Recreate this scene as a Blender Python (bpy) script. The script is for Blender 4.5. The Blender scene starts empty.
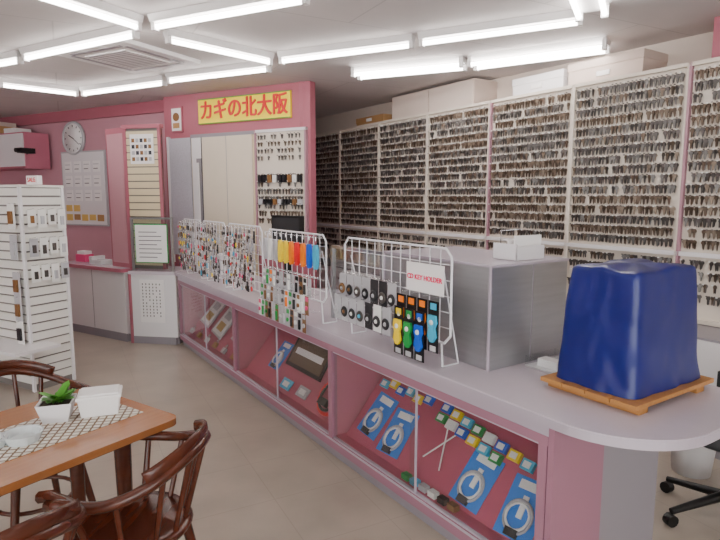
import bpy, math, random
from mathutils import Matrix, Vector
random.seed(7)
D=bpy.data
SC=bpy.context.scene
def lin(c):
    return tuple((x/12.92 if x<=0.04045 else ((x+0.055)/1.055)**2.4) for x in c)+(1,)
MATS={}
def M(name,col,rough=.5,metal=0,var=0,scale=8,emit=0,coat=0,bump=0,spec=.5,stretch=None):
    if name in MATS: return MATS[name]
    m=D.materials.new(name); m.use_nodes=True
    nt=m.node_tree; b=nt.nodes['Principled BSDF']
    c=lin(col)
    b.inputs['Base Color'].default_value=c
    b.inputs['Roughness'].default_value=rough
    b.inputs['Metallic'].default_value=metal
    b.inputs['Coat Weight'].default_value=coat
    b.inputs['Specular IOR Level'].default_value=spec
    if var or bump:
        tc=nt.nodes.new('ShaderNodeTexCoord')
        n=nt.nodes.new('ShaderNodeTexNoise'); n.inputs['Scale'].default_value=scale; n.inputs['Detail'].default_value=4
        if stretch:
            mp=nt.nodes.new('ShaderNodeMapping'); mp.inputs['Scale'].default_value=stretch
            nt.links.new(tc.outputs['Object'],mp.inputs[0]); nt.links.new(mp.outputs[0],n.inputs['Vector'])
        else: nt.links.new(tc.outputs['Object'],n.inputs['Vector'])
        if var:
            r=nt.nodes.new('ShaderNodeMixRGB')
            r.inputs[1].default_value=tuple(x*(1-var) for x in c[:3])+(1,)
            r.inputs[2].default_value=tuple(min(1,x*(1+var)) for x in c[:3])+(1,)
            nt.links.new(n.outputs['Fac'],r.inputs[0]); nt.links.new(r.outputs[0],b.inputs['Base Color'])
        if bump:
            bp=nt.nodes.new('ShaderNodeBump'); bp.inputs['Strength'].default_value=bump
            nt.links.new(n.outputs['Fac'],bp.inputs['Height']); nt.links.new(bp.outputs[0],b.inputs['Normal'])
    if emit:
        b.inputs['Emission Color'].default_value=c; b.inputs['Emission Strength'].default_value=emit
    MATS[name]=m; return m
def glass_mat(name,tint=(.985,.99,.99)):
    m=D.materials.new(name); m.use_nodes=True; nt=m.node_tree; nt.nodes.clear()
    o=nt.nodes.new('ShaderNodeOutputMaterial'); t=nt.nodes.new('ShaderNodeBsdfTransparent'); g=nt.nodes.new('ShaderNodeBsdfGlossy')
    mx=nt.nodes.new('ShaderNodeMixShader'); f=nt.nodes.new('ShaderNodeLayerWeight'); f.inputs['Blend'].default_value=.5
    p=nt.nodes.new('ShaderNodeMath'); p.operation='POWER'; p.inputs[1].default_value=4
    q=nt.nodes.new('ShaderNodeMath'); q.operation='MULTIPLY_ADD'; q.inputs[1].default_value=.5; q.inputs[2].default_value=.06
    t.inputs[0].default_value=lin(tint); g.inputs['Roughness'].default_value=.02
    nt.links.new(f.outputs['Facing'],p.inputs[0]); nt.links.new(p.outputs[0],q.inputs[0]); nt.links.new(q.outputs[0],mx.inputs[0])
    nt.links.new(t.outputs[0],mx.inputs[1]); nt.links.new(g.outputs[0],mx.inputs[2]); nt.links.new(mx.outputs[0],o.inputs[0])
    MATS[name]=m; return m
def brick_mat(name,c1,c2,mort,w,h,ms,rough=.4,ang=0,noff=0,mixf=.12):
    m=D.materials.new(name); m.use_nodes=True; nt=m.node_tree; b=nt.nodes['Principled BSDF']
    tc=nt.nodes.new('ShaderNodeTexCoord'); mp=nt.nodes.new('ShaderNodeMapping'); mp.inputs['Rotation'].default_value=(0,0,ang)
    br=nt.nodes.new('ShaderNodeTexBrick'); br.offset=noff; br.inputs['Scale'].default_value=1
    br.inputs['Color1'].default_value=lin(c1); br.inputs['Color2'].default_value=lin(c2); br.inputs['Mortar'].default_value=lin(mort)
    br.inputs['Brick Width'].default_value=w; br.inputs['Row Height'].default_value=h; br.inputs['Mortar Size'].default_value=ms
    n=nt.nodes.new('ShaderNodeTexNoise'); n.inputs['Scale'].default_value=3; n.inputs['Detail'].default_value=8
    mx=nt.nodes.new('ShaderNodeMixRGB'); mx.blend_type='MULTIPLY'; mx.inputs[0].default_value=mixf
    nt.links.new(tc.outputs['Object'],mp.inputs[0]); nt.links.new(mp.outputs[0],br.inputs[0]); nt.links.new(tc.outputs['Object'],n.inputs[0])
    nt.links.new(br.outputs[0],mx.inputs[1]); nt.links.new(n.outputs['Fac'],mx.inputs[2]); nt.links.new(mx.outputs[0],b.inputs['Base Color'])
    b.inputs['Roughness'].default_value=rough
    MATS[name]=m; return m
def wood_mat(name,c1,c2,rough=.3,sc=(3,30,30)):
    m=D.materials.new(name); m.use_nodes=True; nt=m.node_tree; b=nt.nodes['Principled BSDF']
    tc=nt.nodes.new('ShaderNodeTexCoord'); mp=nt.nodes.new('ShaderNodeMapping'); mp.inputs['Scale'].default_value=sc
    n=nt.nodes.new('ShaderNodeTexNoise'); n.inputs['Scale'].default_value=1; n.inputs['Detail'].default_value=5
    r=nt.nodes.new('ShaderNodeMixRGB'); r.inputs[1].default_value=lin(c1); r.inputs[2].default_value=lin(c2)
    nt.links.new(tc.outputs['Object'],mp.inputs[0]); nt.links.new(mp.outputs[0],n.inputs[0]); nt.links.new(n.outputs['Fac'],r.inputs[0]); nt.links.new(r.outputs[0],b.inputs['Base Color'])
    b.inputs['Roughness'].default_value=rough
    MATS[name]=m; return m

class B:
    def __init__(s,name,o=(0,0,0),ang=0):
        s.name=name; s.o=o; s.ang=ang; s.v=[]; s.f=[]; s.mi=[]; s.sm=[]; s.mats=[]
    def mid(s,m):
        if m not in s.mats: s.mats.append(m)
        return s.mats.index(m)
    def add(s,vs,fs,m,smooth=False,mtx=None):
        n=len(s.v); i=s.mid(m)
        if mtx is not None: vs=[tuple(mtx@Vector(p)) for p in vs]
        s.v.extend(vs)
        for f in fs:
            s.f.append(tuple(x+n for x in f)); s.mi.append(i); s.sm.append(smooth)
    def box(s,x0,x1,y0,y1,z0,z1,m,mtx=None):
        vs=[(x,y,z) for z in (z0,z1) for y in (y0,y1) for x in (x0,x1)]
        s.add(vs,[(0,2,3,1),(4,5,7,6),(0,1,5,4),(1,3,7,5),(3,2,6,7),(2,0,4,6)],m,False,mtx)
    def prism(s,pts,z0,z1,m,mtx=None,smooth=False):
        n=len(pts)
        vs=[(p[0],p[1],z0) for p in pts]+[(p[0],p[1],z1) for p in pts]
        s.add(vs,[tuple(range(n-1,-1,-1)),tuple(range(n,2*n))],m,False,mtx)
        s.add(vs,[(i,(i+1)%n,n+(i+1)%n,n+i) for i in range(n)],m,smooth,mtx)
    def cyl(s,p0,p1,r,m,n=12,r1=None,mtx=None,smooth=True):
        r1=r if r1 is None else r1
        p0=Vector(p0);p1=Vector(p1); d=(p1-p0).normalized()
        a=d.orthogonal().normalized(); b=d.cross(a)
        vs=[];
        for p,rr in((p0,r),(p1,r1)):
            for i in range(n):
                t=2*math.pi*i/n; vs.append(tuple(p+rr*(math.cos(t)*a+math.sin(t)*b)))
        s.add(vs,[(i,(i+1)%n,n+(i+1)%n,n+i) for i in range(n)],m,smooth,mtx)
        s.add(vs,[tuple(range(n-1,-1,-1)),tuple(range(n,2*n))],m,False,mtx)
    def sweep(s,pts,prof,m,closed=False,smooth=True,mtx=None):
        P=[Vector(p) for p in pts]; n=len(P); k=len(prof); vs=[]
        for i,p in enumerate(P):
            if closed: t=P[(i+1)%n]-P[i-1]
            else: t=P[min(i+1,n-1)]-P[max(i-1,0)]
            t.normalize()
            up=Vector((0,0,1))
            if abs(t.z)>.95: up=Vector((0,1,0))
            nn=t.cross(up).normalized(); uu=nn.cross(t).normalized()
            for a,b in prof: vs.append(tuple(p+nn*a+uu*b))
        fs=[]
        for i in range(n if closed else n-1):
            j=(i+1)%n
            for q in range(k):
                fs.append((i*k+q,i*k+(q+1)%k,j*k+(q+1)%k,j*k+q))
        if not closed: fs+= [tuple(range(k-1,-1,-1)),tuple((n-1)*k+q for q in range(k))]
        s.add(vs,fs,m,smooth,mtx)
    def tube(s,pts,r,m,n=6,closed=False,mtx=None):
        s.sweep(pts,[(r*math.cos(2*math.pi*i/n),r*math.sin(2*math.pi*i/n)) for i in range(n)],m,closed,True,mtx)
    def lathe(s,prof,c,m,n=24,smooth=True,mtx=None):
        vs=[];k=len(prof)
        for r,z in prof:
            for i in range(n):
                t=2*math.pi*i/n; vs.append((c[0]+r*math.cos(t),c[1]+r*math.sin(t),c[2]+z))
        fs=[(j*n+i,j*n+(i+1)%n,(j+1)*n+(i+1)%n,(j+1)*n+i) for j in range(k-1) for i in range(n)]
        fs+=[tuple(range(n-1,-1,-1)),tuple((k-1)*n+i for i in range(n))]
        s.add(vs,fs,m,smooth,mtx)
    def mesh(s):
        me=D.meshes.new(s.name); me.from_pydata(s.v,[],s.f)
        for m in s.mats: me.materials.append(m)
        me.polygons.foreach_set('material_index',s.mi); me.polygons.foreach_set('use_smooth',s.sm)
        me.update(); return me
    def done(s,bevel=0,parent=None,me=None):
        o=D.objects.new(s.name,me or s.mesh()); SC.collection.objects.link(o)
        o.location=s.o; o.rotation_euler=(0,0,s.ang)
        if bevel:
            b=o.modifiers.new('bevel','BEVEL'); b.width=bevel; b.segments=2; b.limit_method='ANGLE'; b.angle_limit=math.radians(50)
        if parent: o.parent=parent
        return o
def text(body,loc,rot,size,mat,parent=None,ext=.001,name='lettering',sx=1,bold=0):
    c=D.curves.new(name,'FONT'); c.body=body; c.size=size; c.extrude=ext; c.align_x='CENTER'; c.align_y='CENTER'; c.offset=bold
    o=D.objects.new(name,c); SC.collection.objects.link(o); o.location=loc; o.rotation_euler=rot; o.scale=(sx,1,1)
    c.materials.append(mat)
    if parent: o.parent=parent
    return o

# ---------- frames
KA=math.atan2(-.832,.555); RA=math.atan2(-.464,.886); TA=math.atan2(.83,.56)
KO=(-1.96,5.96,0)
u=Vector((math.cos(KA),math.sin(KA),0)); w=Vector((-math.sin(KA),math.cos(KA),0))
r_=Vector((math.cos(RA),math.sin(RA),0)); rp=Vector((-math.sin(RA),math.cos(RA),0))
def K(s,t,z=0):
    p=Vector(KO)+u*s+w*t; return (p.x,p.y,z)

# ---------- materials
pink=M('wall_pink',(.77,.57,.62),.6,var=.04,scale=3)
pinkd=M('partition_pink',(.68,.39,.45),.55,var=.04,scale=3)
mauvel=M('divider_mauve',(.68,.51,.56),.5)
cream=M('cream_wall',(.84,.79,.75),.7,var=.05,scale=2)
mauve=M('counter_mauve',(.62,.44,.51),.45,var=.04,scale=4)
lilac=M('counter_top_lilac',(.81,.77,.81),.22,var=.03,scale=20)
edge=M('counter_edge_metal',(.74,.70,.75),.3,metal=.2)
white=M('white_laminate',(.90,.89,.90),.35,var=.02,scale=5)
greyl=M('grey_laminate',(.56,.54,.57),.35,var=.04,scale=3)
steel=M('brushed_steel',(.68,.68,.69),.33,metal=.75,var=.12,scale=4,stretch=(1,1,14))
chrome=M('chrome',(.85,.85,.86),.2,metal=.8)
rose=M('showcase_rose',(.71,.31,.41),.5,var=.06,scale=4)
roselt=M('showcase_rose_light',(.75,.44,.52),.5,var=.05,scale=4)
beige=M('slat_beige',(.85,.79,.66),.5,var=.03,scale=5)
slatw=M('slat_white',(.89,.88,.86),.5,var=.02,scale=5)
slatg=M('slat_groove',(.48,.46,.45),.7)
peg=M('pegboard_cream',(.86,.82,.77),.6,var=.04,scale=5)
keyS=M('key_steel',(.36,.34,.33),.36,metal=.5,var=.3,scale=20)
keyB=M('key_brass',(.39,.33,.28),.38,metal=.5,var=.3,scale=20)
black=M('black_plastic',(.05,.05,.055),.4)
dark=M('dark_grey',(.18,.18,.19),.5)
paper=M('paper_white',(.95,.94,.94),.7)
blue=M('vinyl_blue',(.03,.10,.42),.40,var=.2,scale=5,coat=.15,bump=.3)
yellow=M('sign_yellow',(1.0,.90,.0),.45)
red=M('sign_red',(.86,.0,.10),.45)
pinktxt=M('sign_pink',(.95,.15,.40),.5)
inkm=M('ink',(.20,.20,.24),.6)
green=M('leaf_green',(.30,.58,.16),.45,var=.25,scale=30)
soil=M('soil',(.20,.14,.10),.9)
tubeM=M('fluorescent_tube',(1,.98,.96),.5,emit=22)
fix=M('fixture_white',(.92,.91,.91),.4)
wooddk=wood_mat('chair_wood_dark',(.21,.085,.05),(.37,.17,.10),.22)
woodtb=wood_mat('table_wood',(.54,.31,.16),(.68,.45,.26),.22,(4,50,50))
plank=wood_mat('plank_wood',(.62,.40,.20),(.74,.54,.31),.5,(4,40,40))
card=M('cardboard',(.72,.55,.37),.8,var=.08)
boxbeige=M('storage_beige',(.80,.73,.69),.7,var=.05)
glass=glass_mat('clear_glass')
cols=[M('plastic_%d'%i,c,.35) for i,c in enumerate([(.9,.08,.12),(.98,.50,.03),(.98,.85,.08),(.05,.36,.82),(.12,.6,.28),(.9,.3,.52),(.5,.25,.65),(.08,.08,.10),(.92,.92,.91),(.72,.72,.74),(.25,.70,.85),(.5,.35,.2)])]
RED,ORG,YEL,BLU,GRN,PNK,PUR,BLK,WHT,SIL,CYN,BRN=cols
ltblue=M('blister_blue',(.12,.50,.86),.4)
floorM=brick_mat('floor_tile',(.75,.70,.645),(.74,.69,.635),(.70,.65,.60),.45,.45,.003,.28,RA,0,.4)
ceilM=brick_mat('ceiling_tile',(.84,.815,.81),(.83,.805,.80),(.76,.735,.73),1.82,.91,.006,.8,RA,.5)

# ---------- room shell
A=(-6.03,9.11); Bp=(-2.2,7.12); C=(-1.05,9.35); Dk=K(7.2,2.95)[:2]; E=(3.6,-2.2); F=(-7.5,-2.2)
G=(-8.35,4.7)
def poly(name,z0,z1,m):
    b=B(name); b.prism([F,E,Dk,C,Bp,A,G],z0,z1,m); return b.done()
poly('floor',-.1,0,floorM); poly('ceiling',2.8,2.9,ceilM)
def wall(name,p,q,m,z0=0,z1=2.8,th=.1,side=1):
    d=Vector((q[0]-p[0],q[1]-p[1],0)); L=d.length; b=B(name,(p[0],p[1],0),math.atan2(d.y,d.x))
    b.box(-.0,L,0,th*side,z0,z1,m); return b.done()
wall('wall_back',A,Bp,pink); wall('wall_inner',Bp,C,cream); wall('wall_key_side',C,Dk,cream)
wall('wall_right',Dk,E,cream); wall('wall_left',G,A,pink); wall('wall_left_near',F,G,pink)
b=B('wall_front',(F[0],F[1]-.1,0),0); L=E[0]-F[0]
b.box(0,L,0,.1,0,.35,cream); b.box(0,L,0,.1,2.45,2.8,cream)
for i in range(6): x=i*(L-.2)/5; b.box(x,x+.2,0,.1,.35,2.45,cream)
b.done()
for i in range(5):
    x=.2+i*(L-.2)/5; b=B('window_%d'%(i+1),(F[0],F[1]-.1,0),0); x1=x+(L-.2)/5-.2
    b.box(x,x1,.045,.055,.38,2.42,glass)
    for a0,a1,c0,c1 in((x,x+.03,.35,2.45),(x1-.03,x1,.35,2.45),(x,x1,.35,.38),(x,x1,2.42,2.45)): b.box(a0,a1,.03,.07,c0,c1,steel)
    b.done()
SO=(-2.38,6.99,0)
b=B('wall_sign_partition',SO,RA); b.box(0,2.1,0,.1,0,2.8,pinkd); b.done()
q0=Vector(SO)+r_*2.1; wall('wall_partition_return',(q0.x-.02,q0.y+.05),(-.93,8.7),pinkd,side=1)
b=B('column',KO,KA); b.box(4.08,4.6,2.5,2.93,0,2.8,pinkd); b.done()
b=B('trim_back',(-3.9,8.0,0),RA); b.box(-2.3,1.8,-.06,-.003,2.66,2.8,pinkd); b.done()

# ---------- door, panels on partition
b=B('door_1',SO,RA)
b.box(.45,1.39,-.03,-.002,0.003,2.33,beige)
b.box(.47,.62,-.045,-.03,0.02,2.29,white); b.box(.63,1.36,-.045,-.03,.02,2.29,M('door_cream',(.86,.81,.74),.5,var=.03))
b.box(.55,.62,-.06,-.045,1.25,2.05,greyl); b.box(.575,.605,-.09,-.075,1.3,2.0,white)
b.box(.62,.625,-.05,-.044,.02,2.29,dark); b.box(.45,1.39,-.04,-.03,2.29,2.33,greyl); b.box(.99,.994,-.047,-.044,.02,2.29,greyl)
b.cyl((1.28,-.045,1.1),(1.28,-.1,1.1),.02,chrome); b.box(1.18,1.3,-.11,-.095,1.085,1.115,chrome)
b.done()
b=B('picture_frame',SO,RA); b.box(.13,.31,-.02,-.002,2.37,2.67,pinkd); b.box(.145,.295,-.024,-.018,2.39,2.65,paper)
b.cyl((.22,-.024,2.55),(.22,-.03,2.55),.05,BRN); b.box(.17,.27,-.03,-.022,2.42,2.48,card); b.done()
b=B('patterned_glass_panel',SO,RA); b.box(.09,.435,-.03,-.002,.9,2.3,M('patterned_glass',(.74,.74,.78),.35,var=.2,scale=60)); b.box(.06,.09,-.04,-.002,.8,2.32,white); b.done()
b=B('shop_sign',SO,RA)
b.box(.58,1.87,-.03,-.002,2.44,2.72,yellow)
for x0,x1,z0,z1 in((.58,1.87,2.712,2.72),(.58,1.87,2.44,2.448)): b.box(x0,x1,-.036,-.03,z0,z1,GRN)
so=b.done()
k=0
for dx,dz_ in((0,0),(.006,.002),(-.006,-.002),(0,.004)):
    text('カギの北大阪',(1.225+dx,-.037-.0004*k,2.575+dz_),(math.pi/2,0,0),.235,red,so,.003,name='lettering_%d'%k,sx=.88); k+=1

# ---------- keys
def add_key(b,x,y,z,yaw,tilt,m,sc=1.0):
    R=.0125*sc
    pts=[]
    for i in range(7):
        a=math.radians(150-300*i/6)
        pts.append((R*math.sin(a)*-1,-R*1.05+R*1.05*math.cos(a)))
    bw=.0046*sc
    pts=pts+[(bw,-.046*sc),(0,-.053*sc),(-bw,-.046*sc)]
    cy,sy=math.cos(yaw),math.sin(yaw); ct,st=math.cos(tilt),math.sin(tilt)
    vs=[]
    for th in(-.001,.001):
        for px,pz in pts:
            qx=px*ct-pz*st; qz=px*st+pz*ct
            vs.append((x+qx*cy-th*sy,y+qx*sy+th*cy,z+qz))
    n=len(pts)
    b.add(vs,[tuple(range(n)),tuple(range(2*n-1,n-1,-1))]+[(i,(i+1)%n,n+(i+1)%n,n+i) for i in range(n)],m)
def key_field(b,x0,x1,z0,z1,dx,dz,y=-.0,sc=1.15,skip=.03,rnd=random):
    z=z1
    while z-.06>z0:
        n=int((x1-x0)/dx)
        bb=rnd.random()<.3
        for i in range(n):
            if rnd.random()<skip: continue
            x=x0+dx*(i+.5)+rnd.uniform(-.002,.002)
            b.box(x-.0015,x+.0015,y-.045,y,z-.001,z+.002,chrome)
            b.box(x-.006,x+.006,y-.050,y-.047,z-.002,z+.006,WHT if rnd.random()<.35 else keyS)
            for k in range(2):
                add_key(b,x+rnd.uniform(-.003,.003),y-.010-.014*k,z+.002,rnd.uniform(-.6,.6),rnd.uniform(-.10,.10),keyB if (bb or rnd.random()<.2) else keyS,sc*rnd.uniform(.9,1.05))
        z-=dz
KT=2.37; W=.9
variants=[]
for vseed in range(3):
    b=B('keys'); rr=random.Random(vseed+3); key_field(b,.03,W-.03,1.24,2.44,.031,.0755,rnd=rr,sc=1.22)
    key_field(b,.03,W-.03,.80,1.17,.031,.078,rnd=rr,skip=.12,sc=1.18)
    variants.append(b.mesh())
for k in range(8):
    s0=4.92-.9*k
    e=D.objects.new('key_display_panel',None); SC.collection.objects.link(e)
    e.location=K(s0,KT); e.rotation_euler=(0,0,KA)
    b=B('board'); b.box(0.001,W-.001,.0,.02,.76,2.5,peg)
    b.box(0,.018,-.03,.02,.76,2.5,mauvel if k in(1,3) else peg); b.box(W-.014,W-.001,-.03,.02,.76,2.5,peg)
    b.box(0.001,W-.001,-.03,.02,2.475,2.5,peg); b.box(0.001,W-.001,-.03,.005,1.195,1.225,white)
    b.box(0.001,W-.001,-.03,.02,.74,.77,peg)
    b.done(parent=e)
    B('keys').done(parent=e,me=variants[k%3])
b=B('key_wall_cabinet',KO,KA)
b.box(-1.35,5.85,1.97,2.39,0,.735,greyl)
for i in range(9):
    s=-1.35+.8*i; b.box(s+.01,s+.79,1.955,1.97,.06,.72,white); b.cyl((s+.7,1.955,.6),(s+.7,1.93,.6),.012,chrome)
b.done()
b=B('partition_shelf',KO,KA); b.box(-1.4,5.83,2.395,2.44,0,2.5,cream); b.box(-1.4,4.07,2.44,2.88,2.46,2.5,cream); b.done()
def sbox(name,s0,s1,t0,t1,z0,z1,m,lid=True):
    b=B(name,KO,KA); b.box(s0,s1,t0,t1,z0,z1,m)
    if lid: b.box(s0-.006,s1+.006,t0-.006,t1+.006,z1-.06,z1+.004,m); b.box((s0+s1)/2-.06,(s0+s1)/2+.06,t0-.01,t0,z0+.06,z0+.1,paper)
    return b.done(.004)
b=B('storage_cabinet',KO,KA); b.box(.55,1.9,2.45,2.85,2.501,2.77,boxbeige)
for s in(.56,1.235): b.box(s,s+.655,2.44,2.45,2.515,2.76,M('cab_door',(.84,.78,.74),.6))
b.done()
sbox('storage_box',2.35,2.9,2.5,2.85,2.502,2.68,white); sbox('storage_box',2.95,3.6,2.5,2.85,2.502,2.7,boxbeige); sbox('storage_box',-.3,.3,2.5,2.85,2.502,2.62,card)
b=B('trim_key_side',KO,KA); b.box(-1.3,4.05,2.915,2.945,2.66,2.69,cream); b.done()
b=B('small_key_board',SO,RA); b.box(1.41,2.06,-.03,-.002,.95,2.31,peg)
for x in(1.395,2.05): b.box(x,x+.02,-.05,-.002,.95,2.33,mauvel)
b.box(1.40,2.07,-.05,-.002,2.3,2.33,white)
rr=random.Random(9)
key_field(b,1.43,2.05,1.95,2.27,.045,.075,y=-.03,rnd=rr,skip=.2,sc=1.0); key_field(b,1.43,2.05,1.25,1.85,.04,.08,y=-.03,rnd=rr,skip=.1,sc=1.2)
for i in range(9):
    b.box(1.45+i*.065,1.50+i*.065,-.07,-.04,1.76,1.84,[BLK,BLK,BRN,WHT][i%4]); b.box(1.45+i*.065,1.50+i*.065,-.07,-.04,1.52,1.58,[SIL,BLK,BLK,BRN][i%4])
b.done()

# ---------- counter
b=B('showcase_counter',KO,KA)
def arc(cx,cy,r,a0,a1,n=14): return [(cx+r*math.cos(math.radians(a0+(a1-a0)*i/n)),cy+r*math.sin(math.radians(a0+(a1-a0)*i/n))) for i in range(n+1)]
out=[(0,-.03)]+arc(4.85,.32,.35,-90,0)+arc(5.0,.65,.2,0,90,8)+[(2.0,.85),(1.6,.6),(0,.6)]
b.prism(out,.770,.803,edge)
b.prism([(x,y) for x,y in [(0.0,-.026)]+arc(4.85,.32,.346,-90,0)+arc(5.0,.65,.196,0,90,8)+[(2.0,.846),(1.6,.596),(0,.596)]],.803,.806,lilac)
b.box(0,4.79,.03,.5,0,.07,greyl)
b.box(0,4.79,0,.5,.07,.13,mauve)
b.box(0,4.79,0,.03,.72,.770,edge); b.box(0,4.79,-.001,.03,.683,.72,mauve)
b.box(0,4.79,-.003,.0,.118,.13,edge)
for s in(0,1.58,3.18,4.745): b.box(s,s+.04,0,.04,.13,.683,mauve)
for s in(0,1.585,3.185,4.75): b.box(s,s+.03,.03,.45,.13,.77,roselt)
b.box(0,4.79,.44,.5,.13,.77,rose)
b.box(0,4.79,.03,.44,.13,.14,rose)
b.box(4.79,4.815,0,.32,0,.77,mauve); b.box(4.79,4.815,.32,.74,0,.77,greyl); b.box(3.2,4.79,.5,.74,0,.77,greyl)
for s0,s1 in((.05,1.575),(1.625,3.175),(3.225,4.74)):
    m=(s0+s1)/2
    b.box(s0,m+.03,.012,.016,.13,.683,glass); b.box(m-.03,s1,.020,.024,.13,.683,glass)
    b.box(m+.024,m+.032,.008,.018,.13,.683,edge)
    b.box(s0,s1,.008,.028,.13,.138,edge); b.box(s0,s1,.008,.028,.672,.683,edge)
    mt=Matrix.Translation((0,.085,.145))@Matrix.Rotation(math.radians(-40),4,'X')
    b.box(s0+.02,s1-.02,0.004,.012,0,.50,rose,mt)
b.done()
b=B('white_counter',(-2.5,6.05,0),math.atan2(5.965-6.05,.53)); b.box(0,.52,0,.45,.08,.77,white); b.box(0,.52,.03,.45,0,.08,greyl); b.box(-.02,.52,-.02,.47,.77,.805,lilac)
b.box(-.03,.0,-.01,.3,0,.77,pinkd)
b.box(.0,.5,-.004,.02,.0,.08,greyl)
b.done()
b=B('reception_counter',(-3.62,6.72,0),math.atan2(6.07-6.72,1.08)); b.box(0,1.2,0,.4,.08,.78,white); b.box(0,1.2,.03,.4,0,.08,greyl); b.box(-.02,1.2,-.03,.42,.78,.82,roselt); b.box(.61,.615,-.003,.0,.1,.77,greyl)
b.box(.0,1.2,-.01,.03,0,.09,greyl); b.box(-.02,1.2,-.028,.40,.82,.823,lilac)
b.done()
b=B('pink_slat_display',(-2.53,6.14,.824),math.atan2(-.10,.42))
b.box(0,.44,.0,.03,0,1.5,slatg)
for i in range(19): b.box(.03,.41,-.012,.0,.04+i*.076,.104+i*.076,beige)
b.box(0,.03,-.02,.03,0,1.53,pinkd); b.box(.41,.44,-.02,.03,0,1.53,pinkd); b.box(-.01,.45,-.03,.04,1.5,1.54,pinkd)
mt=Matrix.Rotation(math.radians(158),4,'Z')
b.box(0,.36,-.03,.0,0,1.52,pinkd,mt); b.box(.03,.33,0,.006,.05,1.46,M('pink_panel',(.78,.58,.62),.5),mt)
b.box(.08,.36,-.02,-.012,1.13,1.44,paper)
for i in range(5):
    for j in range(4): b.box(.10+i*.05,.135+i*.05,-.022,-.02,1.16+j*.065,1.20+j*.065,[BRN,SIL,inkm][(i+j)%3])
b.done()
b=B('notice_screen',(-2.5,6.04,.806),math.atan2(-.085,.53))
b.box(.03,.5,.02,.028,0,.56,glass)
for x in(.02,.48): b.box(x,x+.02,.01,.04,0,.58,steel)
b.box(.02,.50,.01,.04,.56,.58,steel)
b.box(.07,.45,.005,.012,.09,.51,GRN); b.box(.08,.44,.0,.006,.10,.50,paper)
for i in range(7): b.box(.12,.12+.26*(1 if i%3 else .8),-.002,.0,.42-i*.045,.427-i*.045,inkm)
b.done()
b=B('notice_paper',(-2.5,6.05,0),math.atan2(-.085,.53)); b.box(.1,.38,-.006,-.001,.24,.71,paper)
for i in range(6): 
    for j in range(11):
        if (i*j)%7!=5: b.box(.13+i*.04,.140+i*.04,-.008,-.006,.655-j*.035,.672-j*.035,inkm)
b.done()

# ---------- counter cabinet / screens
b=B('counter_screen',KO,KA)
b.box(2.9,3.47,.2,.208,.807,1.27,glass)
for s in(2.9,3.45): b.box(s,s+.02,.19,.218,.807,1.29,steel)
b.box(2.9,3.47,.19,.218,1.27,1.29,steel); b.box(2.9,2.91,.22,.6,.807,1.28,glass)
b.done()
b=B('counter_cabinet',KO,KA)
b.box(3.48,4.3,.2,.74,.807,1.285,steel); b.box(3.475,4.305,.195,.745,1.285,1.297,edge)
for s in(3.475,4.29): b.box(s,s+.014,.193,.2,.807,1.285,edge)
b.box(4.3,4.303,.48,.484,.81,1.285,greyl); b.box(3.88,3.884,.198,.2,.81,1.285,greyl)
b.done()
b=B('paper_holder',KO,KA)
for a in((4.1,4.25,.42,.62,1.299,1.306,white),(4.1,4.25,.42,.425,1.306,1.376,white),(4.22,4.23,.43,.62,1.306,1.416,paper),(4.18,4.19,.43,.6,1.306,1.396,paper),(4.24,4.25,.42,.62,1.306,1.366,white)): b.box(*a)
b.tube([(4.12,.45,1.306),(4.12,.45,1.436),(4.2,.5,1.446)],.003,chrome); b.done()
b=B('clear_tray',KO,KA); b.box(4.34,4.53,.4,.62,.808,.815,white)
for a in((4.34,4.345,.4,.62),(4.525,4.53,.4,.62),(4.34,4.53,.4,.405),(4.34,4.53,.615,.62)): b.box(a[0],a[1],a[2],a[3],.81,.86,glass)
b.box(4.38,4.49,.44,.5,.815,.85,paper); b.box(4.39,4.48,.52,.6,.815,.84,SIL); b.done()

# ---------- wire racks
wire=M('wire_white',(.90,.90,.92),.3)
def rack(name,s0,s1,z0,z1,t,dx=.075,legs=True):
    b=B(name,KO,KA)
    fr=[(s0+.04,t,z0),(s1-.04,t,z0),(s1,t,z0+.04),(s1,t,z1-.04),(s1-.04,t,z1),(s0+.04,t,z1),(s0,t,z1-.04),(s0,t,z0+.04)]
    for i in range(8): b.cyl(fr[i],fr[(i+1)%8],.006,wire,8)
    n=max(1,round((s1-s0)/dx))
    for i in range(1,n): x=s0+(s1-s0)*i/n; b.cyl((x,t,z0),(x,t,z1),.0025,wire,5)
    n=max(1,round((z1-z0)/dx))
    for i in range(1,n): z=z0+(z1-z0)*i/n; b.cyl((s0,t,z),(s1,t,z),.0025,wire,5)
    if legs:
        for x in(s0+.06,s1-.06): b.cyl((x,t,z0),(x,t+.01,.811),.005,wire,6); b.cyl((x,t+.01,.811),(x,t+.11,.811),.004,wire,6); b.cyl((x,t+.11,.811),(x,t+.004,z1-.1),.004,wire,6)
    return b
def hook(b,x,y,z,l=.05): b.cyl((x,y,z),(x,y-l,z+.005),.002,chrome,5)
def blister(b,x,y,z,w_,h,m,m2,kind=0):
    b.box(x-w_/2,x+w_/2,y-.002,y,z-h,z,m); b.box(x-w_*.42,x+w_*.42,y-.003,y-.002,z-h*.28,z-h*.05,m2)
    if kind==0: b.lathe([(w_*.32,0),(w_*.32,.008)],(0,0,0),m2,10,mtx=Matrix.Translation((x,y-.002,z-h*.62))@Matrix.Rotation(math.pi/2,4,'X'))
    else: b.box(x-w_*.2,x+w_*.2,y-.012,y-.002,z-h*.9,z-h*.38,m2)
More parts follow.
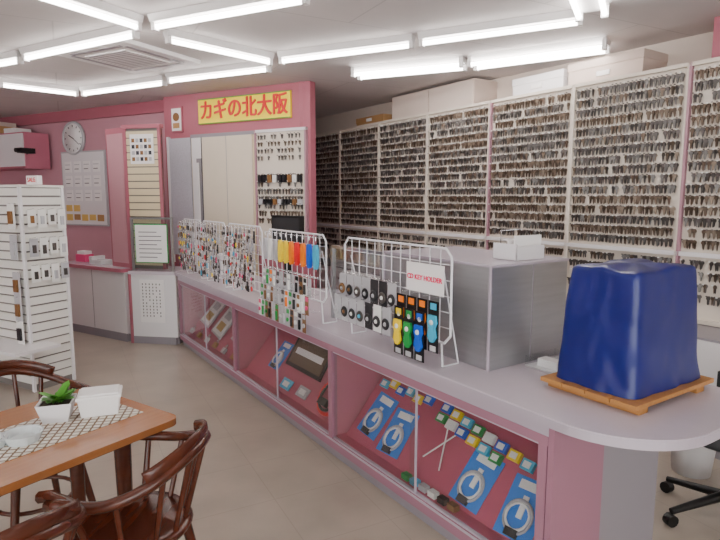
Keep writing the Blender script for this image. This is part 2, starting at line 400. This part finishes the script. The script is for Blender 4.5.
def charm(b,x,y,z,m,k,rnd):
    b.tube([(x+.008*math.cos(t*math.pi/3),y,z-.008+.008*math.sin(t*math.pi/3)) for t in range(6)],.0013,chrome,4,True)
    b.box(x-.0015,x+.0015,y-.0015,y+.0015,z-.04,z-.016,chrome)
    if k==0: b.lathe([(.008,0),(.016,.004),(.008,.009)],(0,0,0),m,8,mtx=Matrix.Translation((x,y,z-.055))@Matrix.Rotation(math.pi/2,4,'X'))
    elif k==1: b.prism([(0,.016),(.013,.006),(.011,-.014),(0,-.020),(-.011,-.014),(-.013,.006)],0,.006,m,Matrix.Translation((x,y,z-.056))@Matrix.Rotation(math.pi/2,4,'X'))
    else: b.box(x-.009,x+.009,y-.006,y,z-.085,z-.04,m)
rr=random.Random(5)
b=rack('wire_display_rack',3.3,4.2,.93,1.37,.05)
for row in range(2):
    for i in range(7):
        x=3.35+i*.078; z=1.17-row*.12; hook(b,x,.05,z,.05+.03*row); y=.005-.035*row
        b.box(x-.034,x+.034,y-.002,y,z-.14,z,rr.choice([WHT,SIL,SIL,dark,SIL]))
        c=rr.choice([BLK,dark,BRN,SIL,keyS,keyS,dark]); mt=Matrix.Translation((x,y-.004,z-.085))@Matrix.Rotation(math.pi/2,4,'X')
        b.lathe([(.028,0),(.031,.004),(.026,.009),(.014,.010),(.013,.004)],(0,0,0),c,16,mtx=mt); b.lathe([(.012,.0),(.010,.012)],(0,0,0),rr.choice([WHT,SIL,SIL,BRN,CYN]),10,mtx=mt)
for i,c in enumerate([ORG,ORG,ORG,CYN,YEL,GRN,BLU]):
    x=3.90+(i%4)*.08; zz=1.13 -(i//4)*.06; hook(b,x,.05,zz+.01); y=.0-.015*(i//4)
    b.box(x-.035,x+.035,y-.002,y,zz-.24,zz,BLK)
    mt=Matrix.Translation((x,y-.003,zz-.12))@Matrix.Rotation(math.pi/2,4,'X')
    b.prism([(-.024,.055),(.024,.055),(.030,.02),(.018,-.005),(.028,-.045),(.010,-.07),(-.010,-.07),(-.028,-.045),(-.018,-.005),(-.030,.02)],0,.012,c,mt)
    b.lathe([(.014,.0),(.012,.016)],(0,.022,0),WHT,12,mtx=mt)
    b.box(x-.02,x+.02,y-.004,y-.002,zz-.04,zz-.01,c); b.box(x-.02,x+.02,y-.004,y-.002,zz-.235,zz-.21,SIL)
b.box(3.90,4.17,.03,.034,1.15,1.29,paper)
ro=b.done()
text('CD KEY HOLDER',(4.035,.027,1.22),(math.pi/2,0,0),.033,pinktxt,ro,.001,bold=.0006)
b=rack('wire_display_rack',2.25,3.1,.95,1.37,.04)
for i,c in enumerate([SIL,WHT,SIL,YEL,YEL,ORG,RED,ORG,BLU,CYN]):
    x=2.32+i*.082; hook(b,x,.04,1.35)
    o=[(x+.024*math.cos(t*math.pi/8),.09*math.sin(t*math.pi/8)*(1+.15*math.cos(t*math.pi/4))) for t in range(16)]
    b.prism(o,0,.02,c,Matrix.Translation((0,-.0,1.235))@Matrix.Rotation(math.pi/2,4,'X'),smooth=True); b.cyl((x,-.01,1.335),(x,-.01,1.36),.004,chrome,6)
for row in range(3):
    for i in range(13):
        x=2.34+i*.056; z=1.10-row*.11; hook(b,x,.04,z,.07+.02*row); blister(b,x,-.03-.02*row,z,.044,.12,rr.choice([WHT,SIL,SIL,SIL,BRN]),rr.choice([SIL,SIL,WHT,PNK,BLK,GRN,keyS,BRN,ORG,dark]),i%2)
b.done()
for (s0,s1) in((.15,.72),(.78,1.38),(1.44,2.15)):
    b=rack('wire_display_rack',s0,s1,.88,1.38,.04)
    for row in range(6):
        n=int((s1-s0-.04)/.03)
        for i in range(n):
            x=s0+.035+i*.03+rr.uniform(-.006,.006); z=1.36-row*.08+rr.uniform(-.01,.01)
            if i%2==0: hook(b,x,.04,z,.06)
            if (i+row)%3==0: blister(b,x,-.005,z-.005,.034,rr.uniform(.07,.10),rr.choice([WHT,SIL,SIL,SIL,dark]),rr.choice([SIL,SIL,WHT,keyS,BLK,BRN,keyB]),rr.randint(0,1))
            else: charm(b,x,-.02-.01*(i%2),z,rr.choice([SIL,SIL,keyS,WHT,BRN,dark,keyS,PNK,RED,YEL,CYN,keyS,keyB,keyB]),rr.randint(0,2),rr)
    b.done()

# ---------- showcase contents, on the slanted boards
def slant(x,along,off=0):
    return Matrix.Translation((x,.085,.145))@Matrix.Rotation(math.radians(-40),4,'X')@Matrix.Translation((0,-off,along))
def lockcard(b,x,along,rot=0,sc=1):
    mt=slant(x,along,.002)@Matrix.Rotation(math.radians(rot),4,'Y')@Matrix.Scale(sc,4)
    b.box(-.095,.095,0,.003,0,.27,ltblue,mt)
    b.box(-.06,.06,-.002,0,.215,.255,WHT,mt)
    ring=[(.068*math.cos(2*math.pi*i/20),-.010,.095+.072*math.sin(2*math.pi*i/20)) for i in range(20)]
    b.tube(ring,.007,SIL,6,True,mt); ring=[(.056*math.cos(2*math.pi*i/20),-.014,.095+.058*math.sin(2*math.pi*i/20)) for i in range(20)]
    b.tube(ring,.006,WHT,6,True,mt)
    b.box(-.014,.014,-.006,0,.09,.19,WHT,mt); b.box(-.03,.03,-.022,-.003,.005,.04,dark,mt)
b=B('lock_card_display',KO,KA)
for x,al,ro_ in((3.40,.06,4),(3.64,.03,-3),(4.25,.02,3),(4.55,.01,-4)): lockcard(b,x,al,ro_)
lockcard(b,2.02,.12,0,.9)
for i in range(6):
    mt=slant(3.30+i*.08,.36+.02*(i%2),.002); b.box(0,.065,-.02,0,0,.05,[CYN,YEL,BLU][i%3],mt); b.box(.01,.05,-.022,-.02,.01,.04,WHT,mt)
for i in range(14):
    mt=slant(3.85+(i%8)*.085,.38-.06*(i//8)-.012*(i%8),.002); b.box(0,.065,-.02,0,0,.05,[BLU,YEL,CYN,GRN,WHT][i%5],mt); b.box(.01,.05,-.022,-.02,.01,.04,WHT,mt)
for al in(.05,.2): mt=slant(4.70,al,.002); b.box(-.03,.03,-.004,0,0,.11,WHT,mt); b.box(-.015,.015,-.006,-.004,.03,.07,inkm,mt)
for i in range(6): b.box(3.86+i*.07,3.91+i*.07,.04,.075,.141,.17,[GRN,CYN,SIL,WHT,BLK,BRN][i])
for x,al,an in((3.90,.12,35),(4.04,.10,-22)):
    mt=slant(x,al,.012)@Matrix.Rotation(math.radians(an),4,'Y'); b.cyl((0,0,-.0),(0,0,.26),.004,WHT,8,mtx=mt)  # white rods: ceiling tube reflections in the glass, modelled as solid sticks
b.done()
b=B('showcase_signboard',KO,KA)
mt=slant(2.44,.20,.015)@Matrix.Rotation(math.radians(8),4,'X')
b.box(-.27,.27,0,.01,0,.26,black,mt); b.box(-.24,.24,-.002,0,.03,.23,M('sign_bronze',(.45,.38,.30),.4,metal=.4),mt); b.box(-.2,.2,-.004,-.001,.11,.16,paper,mt); b.done()
b=B('bicycle_lock',KO,KA)
mt=slant(2.95,.17,.02)
b.tube([(.14*math.cos(2*math.pi*i/28),0,.14*math.sin(2*math.pi*i/28)) for i in range(28)],.014,RED,8,True,mt)
b.tube([(.10*math.cos(2*math.pi*i/28),-.02,-.02+.10*math.sin(2*math.pi*i/28)) for i in range(28)],.010,BLK,8,True,mt)
b.box(-.06,.04,-.05,-.02,-.1,-.05,BLK,mt); b.done()
b=B('key_packet',KO,KA)
for x,al,c in((2.6,.04,SIL),(2.35,.03,CYN)):
    mt=slant(x,al,.003); b.box(-.07,.07,-.012,0,0,.08,c,mt); b.box(-.04,.04,-.016,-.012,.02,.06,WHT,mt)
b.done()
b=B('framed_certificate',KO,KA)
for x,al in((.30,.18),(.72,.14),(1.22,.17)):
    mt=slant(x,al,.018)@Matrix.Rotation(math.radians(6),4,'Y')
    b.box(-.15,.15,0,.012,-.03,.3,SIL,mt); b.box(-.13,.13,-.003,0,-.01,.28,paper,mt); b.box(-.08,.08,-.005,-.002,.03,.12,M('gold',(.75,.62,.3),.4),mt); b.box(-.08,.08,-.005,-.002,.16,.24,SIL,mt)
b.done()
b=B('padlock_assortment',KO,KA)
for i in range(6):
    mt=slant(.12+i*.24,.002,.032)
    b.box(0,.06,0,.025,0,.055,[SIL,M('brass',(.7,.55,.25),.3,metal=.8)][i%2],mt)
    b.tube([(.03+.02*math.cos(t*math.pi/6),.012,.055+.035*math.sin(t*math.pi/6)) for t in range(7)],.005,chrome,6,False,mt)
b.done()

# ---------- blue cover + board
b=B('wooden_board',KO,KA)
for i in range(4): b.box(4.57+i*.106,4.57+i*.106+.102,.22,.80,.835,.853,plank)
b.box(4.58,4.98,.26,.32,.807,.835,plank); b.box(4.58,4.98,.68,.74,.807,.835,plank)
b.done(.002)
b=B('blue_vinyl_machine_cover',K(4.775,.52,.854),KA)
N=160
def sup(t,a,c,e=13):
    ct,st=math.cos(t),math.sin(t); rr_=1/((abs(ct)**e+abs(st)**e)**(1/e)); return a*rr_*ct,c*rr_*st
lv=[(0,.184,.262,1.0),(.02,.182,.258,1.0),(.06,.178,.252,.9),(.11,.175,.247,.8),(.16,.172,.243,.8),(.21,.169,.239,.8),(.26,.165,.236,.8),(.31,.162,.233,.7),(.36,.158,.229,.6),(.41,.154,.226,.5),(.445,.151,.222,.4),(.462,.149,.219,.3),(.472,.143,.212,.2),(.476,.11,.17,.2),(.479,.07,.10,.1),(.481,.03,.04,0),(.481,.001,.001,0)]
vs=[]
for j,(z,a,c,wr) in enumerate(lv):
    for i in range(N):
        t=2*math.pi*i/N; x,y=sup(t,a,c)
        k=1+wr*(.012*math.sin(4*t+z*9+1)+.007*math.sin(9*t+2-z*17)+.010*math.sin(3*t+z*25)+.008*math.sin(17*t+6*math.sin(z*12)))
        k-=wr*.018*max(0,math.sin(z*42+2.5*math.sin(2*t)+t))**4
        k-=wr*.012*max(0,math.sin(6*t+z*20))**6
        vs.append((x*k,y*k,z+(.007*math.sin(3*t+.6)+.004*math.sin(7*t))*(1 if .3<z<.48 else 0)*(1-j/len(lv)*.3)))
fs=[(j*N+i,j*N+(i+1)%N,(j+1)*N+(i+1)%N,(j+1)*N+i) for j in range(len(lv)-1) for i in range(N)]
b.add(vs,fs,blue,True)
o=b.done(); ss=o.modifiers.new('sub','SUBSURF'); ss.levels=1; ss.render_levels=1

# ---------- office chair, bin
b=B('office_chair',(1.82,2.62,0),.5)
for i in range(5):
    a=2*math.pi*i/5+.3; x,y=.3*math.cos(a),.3*math.sin(a)
    b.cyl((0,0,.13),(x,y,.075),.025,black,8,r1=.016)
    b.cyl((x-.02*math.sin(a),y+.02*math.cos(a),.03),(x+.02*math.sin(a),y-.02*math.cos(a),.03),.03,black,12)
b.cyl((0,0,.1),(0,0,.42),.025,black); b.lathe([(.2,0),(.24,.02),(.24,.07),(.2,.09)],(0,0,.42),dark)
b.box(.2,.26,-.03,.03,.42,.70,black); b.box(.21,.27,-.2,.2,.56,.68,dark)
b.done(.004)
b=B('waste_bin',(1.95,3.12,0)); b.lathe([(.10,0),(.13,.3),(.14,.31),(.125,.31),(.1,.05)],(0,0,0),white,24); b.done()

# ---------- table
TO=(-.74,2.22,0)
b=B('dining_table',TO,TA)
def rrect(x0,x1,y0,y1,r): return arc(x1-r,y0+r,r,-90,0,6)+arc(x1-r,y1-r,r,0,90,6)+arc(x0+r,y1-r,r,90,180,6)+arc(x0+r,y0+r,r,180,270,6)
b.prism(rrect(-1.25,0,0,.68,.05),.672,.7,woodtb)
b.prism(rrect(-1.13,-.12,.12,.56,.04),.61,.672,wooddk)
for x in(-1.08,-.17):
    for y in(.16,.52): b.cyl((x,y,.65),(x,y,0),.035,wooddk,12,r1=.025)
b.done(.006)
lat=brick_mat('runner_lattice',(.93,.91,.88),(.90,.88,.83),(.50,.40,.32),.03,.03,.004,.8,math.radians(45))
b=B('table_runner',TO,TA); b.box(-1.2,-.06,.17,.47,.7005,.703,lat); b.done()
b=B('potted_plant',(-1.234,2.19,.703),.3)
b.add([(-.045,-.045,0),(.045,-.045,0),(.045,.045,0),(-.045,.045,0),(-.065,-.065,.08),(.065,-.065,.08),(.065,.065,.08),(-.065,.065,.08),(-.055,-.055,.075),(.055,-.055,.075),(.055,.055,.075),(-.055,.055,.075)],[(3,2,1,0),(0,1,5,4),(1,2,6,5),(2,3,7,6),(3,0,4,7),(4,5,9,8),(5,6,10,9),(6,7,11,10),(7,4,8,11)],white)
b.box(-.055,.055,-.055,.055,.06,.07,soil)
rr=random.Random(2)
for i in range(18):
    a=rr.uniform(0,6.28); l=rr.uniform(.055,.095); el=rr.uniform(.2,1.1); wd=.02
    mt=Matrix.Translation((rr.uniform(-.02,.02),rr.uniform(-.02,.02),.07))@Matrix.Rotation(a,4,'Z')@Matrix.Rotation(-el,4,'Y')
    b.add([(0,0,0),(l*.4,-wd,.004),(l*.8,-wd*.8,-.002),(l,0,-.01),(l*.8,wd*.8,-.002),(l*.4,wd,.004),(l*.5,0,-.004)],[(0,1,6),(1,2,6),(2,3,6),(3,4,6),(4,5,6),(5,0,6)],green,True,mt)
b.done()
b=B('lunch_box_container',(-1.09,2.26,.703),.35)
b.add([(-.07,-.05,0),(.07,-.05,0),(.07,.05,0),(-.07,.05,0),(-.08,-.06,.075),(.08,-.06,.075),(.08,.06,.075),(-.08,.06,.075)],[(3,2,1,0),(0,1,5,4),(1,2,6,5),(2,3,7,6),(3,0,4,7),(4,5,6,7)],paper)
b.box(-.085,.085,-.065,.065,.075,.09,paper); b.box(-.075,.075,-.055,.055,.09,.098,paper); b.done(.004)
b=B('glass_ashtray',(-1.25,1.98,.703)); gm=M('glass_solid',(.82,.85,.86),.1,coat=.5)
b.lathe([(.055,0),(.07,.035),(.062,.035),(.048,.01)],(0,0,0),gm,16,smooth=False)
b.lathe([(.05,0),(.06,.03),(.05,.03),(.03,.01)],(-.09,-.05,0),gm,12,smooth=False); b.done()

# ---------- chairs
def chair(loc,ang):
    b=B('captains_chair',loc,ang)
    b.lathe([(.17,0),(.205,.008),(.212,.02),(.205,.034),(.17,.036),(.10,.030)],(0,0,.415),wooddk,32)
    prof=[(.012*math.cos(t*math.pi/4)*1.7,.020*math.sin(t*math.pi/4)) for t in range(8)]
    pts=[]
    for i in range(33):
        a=math.radians(168+204*i/32)
        q=abs(i-16)/16; z=.65+ .10*(0.5+0.5*math.cos(math.pi*min(1,q*1.15)))
        R=.265; pts.append((R*math.cos(a),R*math.sin(a),z))
    x0,y0,z0=pts[0]; x1,y1,z1=pts[-1]
    pts=[(x0+.012,y0+.08,z0-.012),(x0,y0+.04,z0)]+pts+[(x1,y1+.04,z1),(x1-.012,y1+.08,z1-.012)]
    b.sweep(pts,prof,wooddk)
    b.sweep([(p[0],p[1],p[2]+.03) for p in pts[10:27]],[(.011*math.cos(t*math.pi/4),.028*math.sin(t*math.pi/4)) for t in range(8)],wooddk)
    for i in(2,7,12,16,20,24,29,34):
        i=min(i,len(pts)-2); p=pts[i]; l=math.hypot(p[0],p[1]); k=.185/l
        b.cyl((p[0]*k,p[1]*k if i not in(2,34) else p[1]*.8,.44),(p[0],p[1],p[2]),.010 if i not in(2,34) else .014,wooddk,8,r1=.011)
    for sx in(-1,1):
        for sy in(-1,1): b.cyl((sx*.13,sy*.13,.42),(sx*.20,sy*.19,0),.021,wooddk,10,r1=.014)
    hoop=[(.17*math.cos(2*math.pi*i/24),.17*math.sin(2*math.pi*i/24),.2) for i in range(24)]
    b.tube(hoop,.010,wooddk,8,True)
    return b.done()
chair((-.82,1.88,0),math.radians(84)); chair((-1.06,1.42,0),TA); chair((-1.54,2.50,0),TA+math.pi)

# ---------- slat gondola at left
b=B('slat_display_unit',(-2.69,4.47,0),RA)
b.box(-1.5,-.012,.012,.36,0,1.68,slatg)
for i in range(22):
    z=.06+i*.074
    b.box(-.012,0,0,.36,z,z+.060,slatw); b.box(-1.5,0,0,.012,z,z+.060,slatw)
b.box(-1.5,.01,-.01,.37,1.68,1.70,slatw); b.box(-.03,.008,.345,.368,0,1.69,white); b.box(-.02,.008,-.01,.01,0,1.69,white)
b.box(0,.2,-.25,.12,.385,.41,white); b.box(-1.2,0,-.3,0,.385,.41,white)
rr=random.Random(4)
for row,z in enumerate((1.5,1.27,1.05)):
    for i in range(4):
        y=.05+i*.085; b.cyl((0,y,z),(.08,y,z+.01),.002,chrome,5)
        mt=Matrix.Translation((.05,y,z))@Matrix.Rotation(math.pi/2,4,'Z')
        hh=rr.uniform(.12,.17); b.box(-.035,.035,-.002,.002,-hh,0,rr.choice([WHT,SIL,WHT]),mt); b.box(-.014,.014,-.012,-.002,-hh*.8,-hh*.35,rr.choice([SIL,SIL,keyS,BRN]),mt)
for z in(1.55,1.3,1.0,.8,.6):
    b.box(-.12,-.03,-.04,-.035,z-.2,z,rr.choice([WHT,SIL])); b.box(-.10,-.05,-.055,-.04,z-.16,z-.06,rr.choice([SIL,BLK,BRN])); b.cyl((-.07,0,z),(-.07,-.06,z),.002,chrome,5)
b.box(-.001,.14,.06,.1,1.70,1.77,paper)
go=b.done()
text('SALE',(.07,.055,1.735),(math.pi/2,0,0),.05,red,go,.001)

# ---------- back wall items
BO=(-3.9,8.0,0)
b=B('wall_clock',BO,RA); mt=Matrix.Translation((-.12,-.002,2.42))@Matrix.Rotation(math.pi/2,4,'X')
b.lathe([(.22,0),(.235,.02),(.23,.045),(.205,.045),(.205,.03),(.02,.03)],(0,0,0),SIL,40,mtx=mt); b.lathe([(.204,.0),(.204,.034)],(0,0,0),paper,40,mtx=mt)
for i in range(12):
    a=i*math.pi/6; b.box(-.006,.006,.155,.18,.034,.037,inkm,mt@Matrix.Rotation(a,4,'Z'))
b.box(-.006,.006,-.02,.10,.037,.04,black,mt@Matrix.Rotation(1.1,4,'Z')); b.box(-.004,.004,-.02,.15,.037,.04,black,mt@Matrix.Rotation(-2.2,4,'Z')); b.done()
b=B('notice_board',BO,RA); b.box(-.42,.5,-.03,-.002,1.2,2.24,SIL); b.box(-.4,.48,-.034,-.03,1.22,2.22,white)
for i in range(4):
    for j in range(3): b.box(-.34+i*.2,-.2+i*.2,-.037,-.034,1.95-j*.2,2.10-j*.2,paper); b.box(-.33+i*.2,-.24+i*.2,-.038,-.037,1.99-j*.2,2.0-j*.2,inkm); b.box(-.33+i*.2,-.22+i*.2,-.038,-.037,2.05-j*.2,2.06-j*.2,SIL)
gold2=M('label_gold',(.88,.74,.42),.5)
for i in range(5): b.box(-.36+i*.165,-.23+i*.165,-.04,-.034,1.27+.01*(i%2),1.36,[gold2,card,gold2][i%3])
for i in range(2): b.box(-.36+i*.165,-.23+i*.165,-.04,-.034,1.40,1.49,gold2)
b.done()
b=B('wall_cabinet',BO,RA); b.box(-1.95,-.62,-.42,-.065,2.0,2.5,roselt)
for x in(-1.94,-1.28): b.box(x,x+.64,-.44,-.42,2.03,2.48,white)
b.box(-1.95,-.62,-.445,-.42,2.0,2.03,pinkd); b.done()
b=B('cardboard_box',BO,RA); b.box(-1.7,-1.25,-.4,-.1,2.501,2.62,card); b.box(-1.68,-1.27,-.38,-.12,2.621,2.68,boxbeige); b.box(-1.2,-.95,-.35,-.1,2.501,2.58,paper); b.done(.003)
b=B('security_camera',BO,RA); b.box(-.60,-.50,-.55,-.35,2.2,2.27,black); b.cyl((-.55,-.55,2.235),(-.55,-.6,2.235),.03,black); b.cyl((-.55,-.4,2.23),(-.62,-.4,2.2),.01,black); b.done()
b=B('telephone',(-3.05,6.55,.824),-.5); b.box(-.1,.1,-.08,.08,0,.05,white); b.box(-.09,-.04,-.09,.09,.05,.09,white); b.box(0,.08,-.05,.05,.05,.056,SIL); b.done(.006)
b=B('desk_organizer',(-3.36,6.80,.824),-.5); b.box(-.09,.09,-.06,.06,0,.09,PNK); b.box(-.07,.07,-.05,.05,.09,.13,paper); b.done(.004)
b=B('fax_machine',K(.35,.40,.807),KA); b.box(-.12,.14,-.1,.1,0,.2,white); b.box(-.1,.12,-.11,-.1,.06,.16,dark); b.box(-.08,.1,.04,.06,.2,.42,white); b.box(-.05,.07,.035,.04,.24,.38,SIL); b.done(.008)
b=B('black_monitor',K(1.75,.45,.807),KA+.2); b.box(-.1,.1,-.08,.08,0,.02,black); b.box(-.03,.03,-.02,.02,.02,.3,black); b.box(-.2,.2,-.02,.02,.28,.64,black); b.box(-.18,.18,-.023,-.02,.3,.62,dark); b.done(.004)

# ---------- lights
def fixture(p,q,n=1):
    p=Vector((p[0],p[1],0)); q=Vector((q[0],q[1],0)); d=q-p; L=d.length
    b=B('fluorescent_lamp',(p.x,p.y,2.8),math.atan2(d.y,d.x)); hw=.05 if n==1 else .11
    b.add([(0,-hw,0),(0,hw,0),(L,hw,0),(L,-hw,0),(0,-hw*.6,-.045),(0,hw*.6,-.045),(L,hw*.6,-.045),(L,-hw*.6,-.045)],[(4,5,6,7),(0,4,7,3),(1,2,6,5),(0,1,5,4),(3,7,6,2)],fix)
    for i in range(n):
        y=0 if n==1 else (-.075 if i==0 else .075)
        b.cyl((.025,y,-.072),(L-.025,y,-.072),.0165,tubeM,10)
        for x in(0.0,L-.03): b.box(x,x+.03,y-.022,y+.022,-.095,-.0,fix)
    b.done()
for p,q,n in [((.443,4.33),(1.445,3.81),1),((-.67,4.88),(.40,4.37),1),((-.046,5.46),(.91,5.05),2),((.97,5.06),(1.90,4.47),2),((-1.384,3.93),(-.3,3.40),1),((-2.75,4.78),(-1.56,4.10),1),((-2.02,3.0),(-1.48,3.94),1),((-1.40,4.23),(-.75,4.92),1),((-1.88,5.69),(-.8,5.17),1),((-3.06,6.38),(-1.94,5.78),1),((-3.66,5.88),(-3.12,6.40),1),((-3.9,5.4),(-2.82,4.85),1),((.98,2.75),(1.46,3.70),2),((-2.2,1.6),(-1.1,1.0),1),((.3,1.6),(1.4,1.0),1),((-4.2,3.6),(-3.2,3.0),1),((-.6,-.6),(.5,-1.2),1)]:  # closing entries are unseen lamps out of view, added for extra illumination
    fixture(p,q,n)
b=B('ceiling_air_conditioner',(-1.97,4.96,2.8),RA)
b.box(-.42,.42,-.42,.42,-.035,-.001,fix); b.box(-.24,.24,-.24,.24,-.042,-.034,fix)
for i in range(11): b.box(-.22,.22,-.22+i*.042,-.21+i*.042,-.044,-.04,greyl)
for a in range(4): b.box(-.3,.3,.3,.34,-.038,-.034,greyl,Matrix.Rotation(a*math.pi/2,4,'Z'))
b.done(.004)
wd=D.worlds.new('world'); SC.world=wd; wd.use_nodes=True
wd.node_tree.nodes['Background'].inputs[0].default_value=(1,.98,.96,1); wd.node_tree.nodes['Background'].inputs[1].default_value=7
cam=D.cameras.new('camera'); co=D.objects.new('camera',cam); SC.collection.objects.link(co)
cam.lens=28; cam.sensor_width=36; cam.clip_start=.05
co.location=(0,0,1.6); co.rotation_euler=(math.radians(82.6),0,0); SC.camera=co
